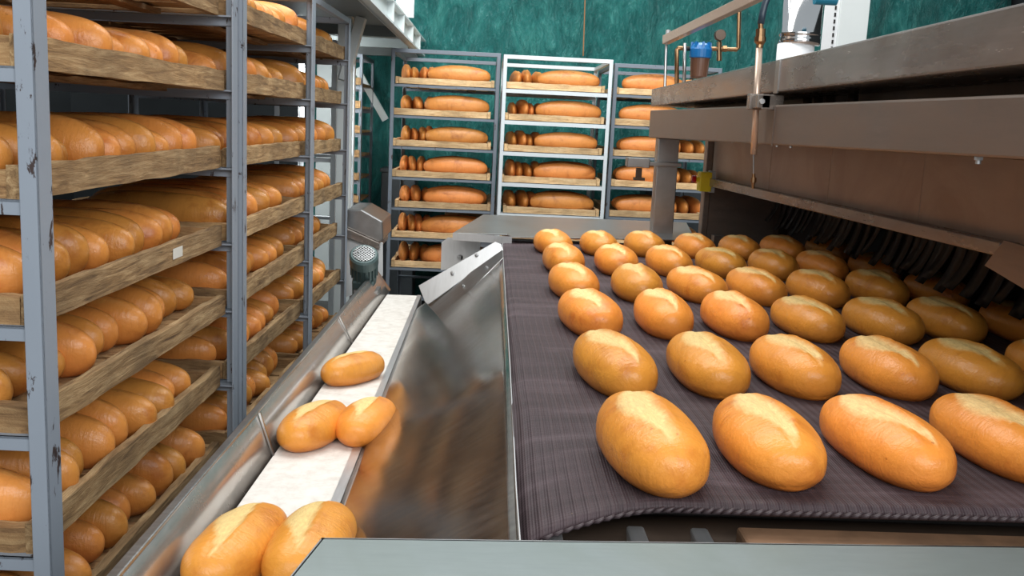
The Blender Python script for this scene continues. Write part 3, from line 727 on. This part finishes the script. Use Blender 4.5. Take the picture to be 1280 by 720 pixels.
RZ = -math.atan(27/1074)
def rackx(d): return -.73 + .0251*d          # aisle face of the rack row
rs = random.Random(21)
names = ['nearest left rack', 'middle left rack', 'farthest left rack']
near = at(60, 300, 1.36)
starts = [1.352, 2.352, 3.20]; lens = [.99, .84, .73]
P0 = [0, 1, 2, 3, 4, 5, 6]
tilt = {(0,1):(.0,.0),(0,5):(0,.0)}
for k in range(3):
    y0 = starts[k]; ly = lens[k]; x0 = rackx(y0) + [.004,.014,.008][k]
    make_rack(['blue-grey chipped steel rack nearest on the left', 'blue-grey steel rack in the middle of the left row', 'grey steel rack at far end of left row'][k],
              (x0, y0), RZ, .66, ly, LV[:7], CZ+.42, M['paint'], M['paint'], 'steel racks along the left aisle', pw=[.042,.036,.036][k], long_rails=True)
    Mr = Matrix.Translation((x0,y0,0)) @ Matrix.Rotation(RZ,4,'Z')
    sy = (ly-(.06 if k == 0 else .03))/.745
    for t, z in enumerate(LV[:7]):
        jx = rs.uniform(-.012,.006); jy = rs.uniform(-.008,.006)
        loc = Mr @ Vector((-.028+jx, .015+jy+.0, CZ+z-.052))
        if k == 0 and t in (3,4): loc.x += .016
        tr = place_tray(tr_proto, t+k, loc, (rs.uniform(-.004,.004), rs.uniform(-.008,.008), RZ+rs.uniform(-.006,.006)),
              'rough wooden bread tray, %s shelf from top of the %s' % (ORD[t+1], names[k]), 'wooden trays in the left racks')
        tr.scale = (1, sy, 1)
        if k == 0 and t == 3:
            bm = BM(); box(bm, -.0012, .0, .47, .515, .016, .040); obj('white_sticker', bm, M['paper'], tr)
        if k == 0 and t == 0: continue            # its loaves are above the frame
        # packed loaves, ends to the aisle
        y = .070; n = 0; end = .745*sy - .030
        if k == 0 and t == 5: pass
        big = 1.0
        if k == 0: big = [1,1.0,.98,1.02,.98,1.12,1.08][t]
        pitch0 = .078*big if k == 0 else .076
        while y < end - .030 - (.03 if (k==0 and t == 3) else 0):
            n += 1
            me = RACK[rs.randrange(8)]
            s = big*rs.uniform(.92,1.05)
            hgt = rs.uniform(.88,1.08)
            lx = -.262 + jx + rs.uniform(-.022,.010)*1.0 - .02*(big-1)
            p = Mr @ Vector((lx-.010, y+.015+jy-.01, CZ+z-.052+.018))
            yaw = RZ + math.radians(rs.uniform(-5,5)) + (PI if rs.random()<.5 else 0)
            put('long_loaf', me, p, (math.radians(rs.uniform(-10,10)), math.radians(rs.uniform(-1.0,1.0)), yaw), (s*rs.uniform(.96,1.02), s*.98, s*hgt*.97),
                'golden loaf, %s from near end, %s shelf down, %s' % (ORD[n], ORD[t+1], names[k]), 'bread', 'loaves packed in the left racks')
            y += pitch0*rs.uniform(.93,1.1)

# far racks
BY = 5.5
RL = [v-.010 for v in (.272, .078, -.117, -.312, -.507, -.702, -.897, -1.092)]
far_x = [(487.5,'grey'),(627,'white'),(765,'dark')]
fnames = ['left back rack','white back rack','right back rack']
wF = .685
bx = [at(487,150,BY).x, at(626,150,BY-.05).x, at(764,150,BY).x]
ytop = [.425, .415, .40]
rs = random.Random(9)
for k in range(3):
    y0 = BY - (.06 if k == 1 else 0); xl = bx[k]
    mt = [M['paint_dark'], M['paint_white'], M['paint_dark']][k]
    make_rack(['grey steel bread rack standing left of the white rack at the back','white painted steel bread rack in the middle at the back','grey steel bread rack at the back behind the oven post'][k],
              (xl+wF, y0), 0, wF, .80, RL, CZ+ytop[k], mt, mt if k!=0 else M['paint_dark'], 'bread racks along the back', pw=.034, barh=.028 if k==1 else .02, th=.050)
    for t, z in enumerate(RL[:7 if k==0 else 6]):
        z2 = z + [0,-.006,-.02][k]
        wide = rs.uniform(1.02,1.065)
        loc = Vector((xl+wF-.022-rs.uniform(0,.03), y0+.012, CZ+z-.050))
        tr = place_tray(far_proto, t+k, loc, (0,0,rs.uniform(-.008,.008)), 'pale wooden tray, %s shelf from top of the %s' % (ORD[t+1], fnames[k]), 'wooden trays in the back racks')
        tr.scale = (wide, 1, 1)
        zb = CZ+z-.050+.017
        deep = 1 if z > 0 else (2 if z > -.3 else 3)
        for d in range(deep):
            me = FAR[rs.randrange(5)]; s = rs.uniform(.97,1.06)
            put('crosswise_loaf', me, ((xl+wF-.055-.205+rs.uniform(-.012,.012)) if k < 2 else xl+.27, y0+.012+.070+.088*d, zb+.004), (0,0,rs.choice((0,PI))+rs.uniform(-.03,.03)), (s,s,s*1.06),
                'loaf lying crosswise, %s from front, %s shelf down, %s' % (ORD[d+1], ORD[t+1], fnames[k]), 'bread', 'crosswise loaves in the back racks')
        nb = rs.choice((3,3,4)) if k < 2 else 3
        for d in range(nb):
            me = FAR[rs.randrange(5)]; s = rs.uniform(.92,1.05)
            w = .215/nb
            put('endwise_loaf', me, ((xl+.032+.018+w*(d+.5)) if k < 2 else xl+wF-.275+.078*(d+.5), y0+.012+.25, zb+.004), (rs.uniform(-.1,.1),0,PI/2+rs.uniform(.02,.14)), (s,s*.84*(3/nb)**.6,s*rs.uniform(.9,1.05)),
                'loaf pointing endwise, %s from left, %s shelf down, %s' % (ORD[d+1], ORD[t+1], fnames[k]), 'bread', 'endwise loaves in the back racks')
# distant empty-ish rack in the left gap and one more behind the left row
x0 = at(456,200,6.3).x
make_rack('dark distant rack left of the back racks before the tarpaulin', (x0, 6.1), 0, .16, .60, [.26,.10,-.07,-.24,-.40,-.56], CZ+.42, M['paint_dark'], M['paint_dark'], None, pw=.03, barh=.03)
for t, z in enumerate([.26,.10,-.07,-.24,-.40,-.56]):
    bm = BM(); board(bm, (x0-.155,6.10,CZ+z-.05),(x0-.01,6.10,CZ+z-.05),.02,.05,rs); 
    box(bm, x0-.155, x0-.01, 6.11, 6.62, CZ+z-.05, CZ+z-.035)
    tag(obj('bread_tray', bm, M['wood_x']), 'narrow wooden tray, %s from top of the dark distant rack' % ORD[t+1], 'tray', 'trays in the distant rack')
make_rack('pale empty rack frame beyond the end of the left row', (at(422,150,5.0).x, 4.95), RZ, .35, .6, [.2,-.2,-.6], CZ+.41, M['paint_white'], M['paint_white'], None, pw=.04)

# ------------------------------------------------------------------ mezzanine steelwork
mz = thing('steel_walkway', 'white painted steel walkway with diagonal brace above the left racks', 'walkway')
MX = -.545; zb, ztp = CZ+.475, CZ+.60
obj('edge_beam', box(BM(), MX-.02, MX, 3.3, 6.85, zb, ztp), M['white_struct'], mz, bevel=.003)
bm = BM(); box(bm, MX-.01, MX+.035, 3.3, 6.85, ztp-.012, ztp); box(bm, MX-.01, MX+.035, 3.3, 6.85, zb, zb+.012); obj('beam_flange', bm, M['white_struct'], mz)
for yy in (4.6, 5.15, 5.75, 6.35): obj('stiffener', box(BM(), MX, MX+.035, yy, yy+.02, zb, ztp), M['white_struct'], mz)
obj('deck', box(BM(), -2.4, MX-.02, 3.3, 6.85, zb+.05, zb+.07), M['grey_deck'], mz)
for yy in (5.2, 6.0, 6.8): obj('cross_beam', box(BM(), -2.4, MX-.02, yy, yy+.05, zb-.01, zb+.05), M['grey_deck'], mz)
a = at(430,140,4.78); obj('column', box(BM(), a.x-.04, a.x+.035, 4.78, 4.86, 0, zb+.06), M['white_struct'], mz, bevel=.003)
bm = BM(); bar(bm, at(452,22,4.78), at(430,100,4.78), .05, .07, Vector((0,1,0))); obj('brace', bm, M['white_struct'], mz, bevel=.002)
bm = BM(); bar(bm, at(446,86,6.7), at(482,150,6.7), .05, .05, Vector((0,1,0))); obj('far_brace', bm, M['white_struct'], mz)
a = at(396,60,6.86); b = at(424,60,6.86)
tag(obj('white_column', box(BM(), a.x, b.x, 6.87, 6.92, 0, 3.4), M['white_struct'], bevel=.004), 'broad white column behind the far left rack', 'column')
a = at(488,10,5.9); tag(obj('wall_lamp', bxp(BM(),495,-12,517,22,6.6,.05), M['white'], bevel=.004), 'small white panel hung on tarpaulin above the walkway beam', 'panel')

# ------------------------------------------------------------------ motor and chute behind the conveyor
mo = thing('electric_motor', 'green-grey electric motor with round grille cap at conveyor end', 'motor')
MY = 3.50; c = at(455,322,MY); r = 17.5*MY/F
ax = Vector((.06,-.62,.85)).normalized(); b0 = Vector((c.x,MY,c.z))
bm = BM(); tube(bm, [b0-ax*.10, b0-ax*.03], r*.86, 24)
for k in range(20):
    a_ = 2*PI*k/20; s = ax.orthogonal().normalized(); u = ax.cross(s); d = s*math.cos(a_)+u*math.sin(a_)
    bar(bm, b0-ax*.095+d*r*.9, b0-ax*.032+d*r*.9, .004, r*.22, d)
obj('finned_body', bm, M['motor'], mo)
bm = BM(); tube(bm, [b0-ax*.034, b0-ax*.030, b0+ax*.014, b0+ax*.022], [r*.98,r*1.04,r*1.04,r*.92], 32); obj('fan_cover', bm, M['motor'], mo, smooth=False)
bm = BM(); s = ax.orthogonal().normalized(); u = ax.cross(s)
tube(bm, [b0+ax*.0215, b0+ax*.0225], r*.78, 28); obj('grille_back', bm, M['motor_black'], mo)
bm = BM()
for k in range(-4,5):
    h = math.sqrt(max(0, .78**2-(k*.17)**2))*r
    for (p, q) in ((s,u),(u,s)): bar(bm, b0+ax*.0245+p*k*.17*r-q*h, b0+ax*.0245+p*k*.17*r+q*h, .0022, .0022, ax)
obj('fan_grille', bm, M['steel'], mo)
bm = BM(); bar(bm, b0-ax*.20, b0-ax*.10, .10, .09, Vector((1,0,0))); obj('gearbox', bm, M['motor'], mo, bevel=.006)
obj('pedestal', box(BM(), c.x-.04, c.x+.06, MY+.0, MY+.1, 0, (b0-ax*.17).z), M['steel'], mo)
cc = thing('curved_chute', 'curved grey steel chute with white side behind the motor', 'chute')
KY = 4.0
bm = BM(); poly(bm, [at(px,py,KY) for px,py in ((433,262),(452,262),(478,277),(479,300),(474,303),(433,284))], .35, Vector((0,-1,0))); o = obj('chute_hood', bm, M['steel'], cc, bevel=.006)
bm = BM(); poly(bm, [at(px,py,KY-.02) for px,py in ((430,284),(474,304),(474,312),(430,296))], .36, Vector((0,-1,0))); obj('folded_rim', bm, M['hood_top'], cc, bevel=.003)
bm = BM(); poly(bm, [at(px,py,KY+.02) for px,py in ((430,290),(478,304),(478,345),(470,360),(430,372))], .02, Vector((0,-1,0))); obj('white_side', bm, M['white'], cc)
obj('stand', box(BM(), at(450,300,KY).x-.05, at(450,300,KY).x+.05, KY+.05, KY+.15, 0, at(450,300,KY).z), M['steel'], cc)

# clutter behind the back racks: dim crates seen through the shelves
for (px,py,w,h,m,lb,nm) in ((500,215,.13,.5,'box_dark','dark grey crate behind lower shelves of left back rack','storage_crate'),(590,250,.2,.35,'cardboard','brown carton behind left back rack near the floor','carton'),(845,230,.25,.5,'box_dark','dark grey cabinet behind the right back rack','cabinet')):
    p = at(px,py,6.6); bm = BM(); box(bm, p.x-w, p.x+w, 6.5, 6.75, 0, p.z)
    th_ = thing(nm, lb, 'crate' if nm!='carton' else 'carton'); obj('body', bm, M[m], th_, bevel=.01)
    bm = BM(); box(bm, p.x-w-.01, p.x+w+.01, 6.49, 6.76, p.z, p.z+.03); obj('lid', bm, M[m], th_, bevel=.006)

# ------------------------------------------------------------------ light
W = bpy.data.worlds.new('world'); S.world = W; W.use_nodes = True
nt = W.node_tree; bg = nt.nodes['Background']; bg.inputs[0].default_value = (.86,.94,1,1); bg.inputs[1].default_value = .5
def area(name, loc, target, sx, sy, power, col):
    l = bpy.data.lights.new(name, 'AREA'); l.shape = 'RECTANGLE'; l.size = sx; l.size_y = sy; l.energy = power; l.color = col
    o = bpy.data.objects.new(name, l); COL.objects.link(o); o.location = loc
    o.rotation_euler = (Vector(target)-Vector(loc)).to_track_quat('-Z','Y').to_euler(); return o
area('ceiling_light', (-.4, 2.6, 3.9), (-.2,2.6,0), 1.6, 4.0, 110, (1,.98,.94))
area('ceiling_light', (.6, 4.2, 3.6), (.2,5.8,1.3), 3.0, 1.0, 95, (.95,1,1))
area('deck_fill', (-1.2, 5.6, CZ+.46), (-1.1,6.4,1.2), .2, 1.2, 34, (.95,1,1))  # fill added under the deck to brighten the white column
area('camera_side_fill', (-.2, -1.5, 3.0), (.1,2.4,1.0), 2.6, 1.6, 62, (1,.99,.96))  # broad fill added behind the camera, not an actual window
area('camera_side_fill', (1.6, -1.2, 2.6), (-.9,2.0,1.1), 1.6, 1.4, 55, (.98,.98,1))  # fill added from behind right to brighten the left racks
S.view_settings.view_transform = 'Standard'
S.view_settings.look = 'None'
S.view_settings.exposure = 0
S.cycles.use_denoising = True
# smaller pieces belong to the part that carries them (all of these parts sit at their thing's origin)
def under(root, child_prefix, part_name):
    part = next(c for c in root.children if c.name.split('.')[0] == part_name)
    for c in list(root.children):
        if c is not part and c.name.split('.')[0] == child_prefix: c.parent = part
under(sw, 'red_button', 'yellow_housing'); under(sw, 'yellow_collar', 'yellow_housing')
under(fl, 'gauge_stem', 'gauge'); under(mo, 'fan_grille', 'fan_cover'); under(mo, 'grille_back', 'fan_cover')
under(rod, 'clamp_bolt', 'clamp'); under(pc, 'slots', 'slotted_flange'); under(conv, 'joint_strip', 'guard_plate')
under(conv, 'guard_flange', 'guard_plate'); under(mz, 'beam_flange', 'edge_beam'); under(mz, 'stiffener', 'edge_beam')
under(oven, 'braided_edge', 'woven_belt'); under(chute, 'bright_rim', 'chute_sheet')
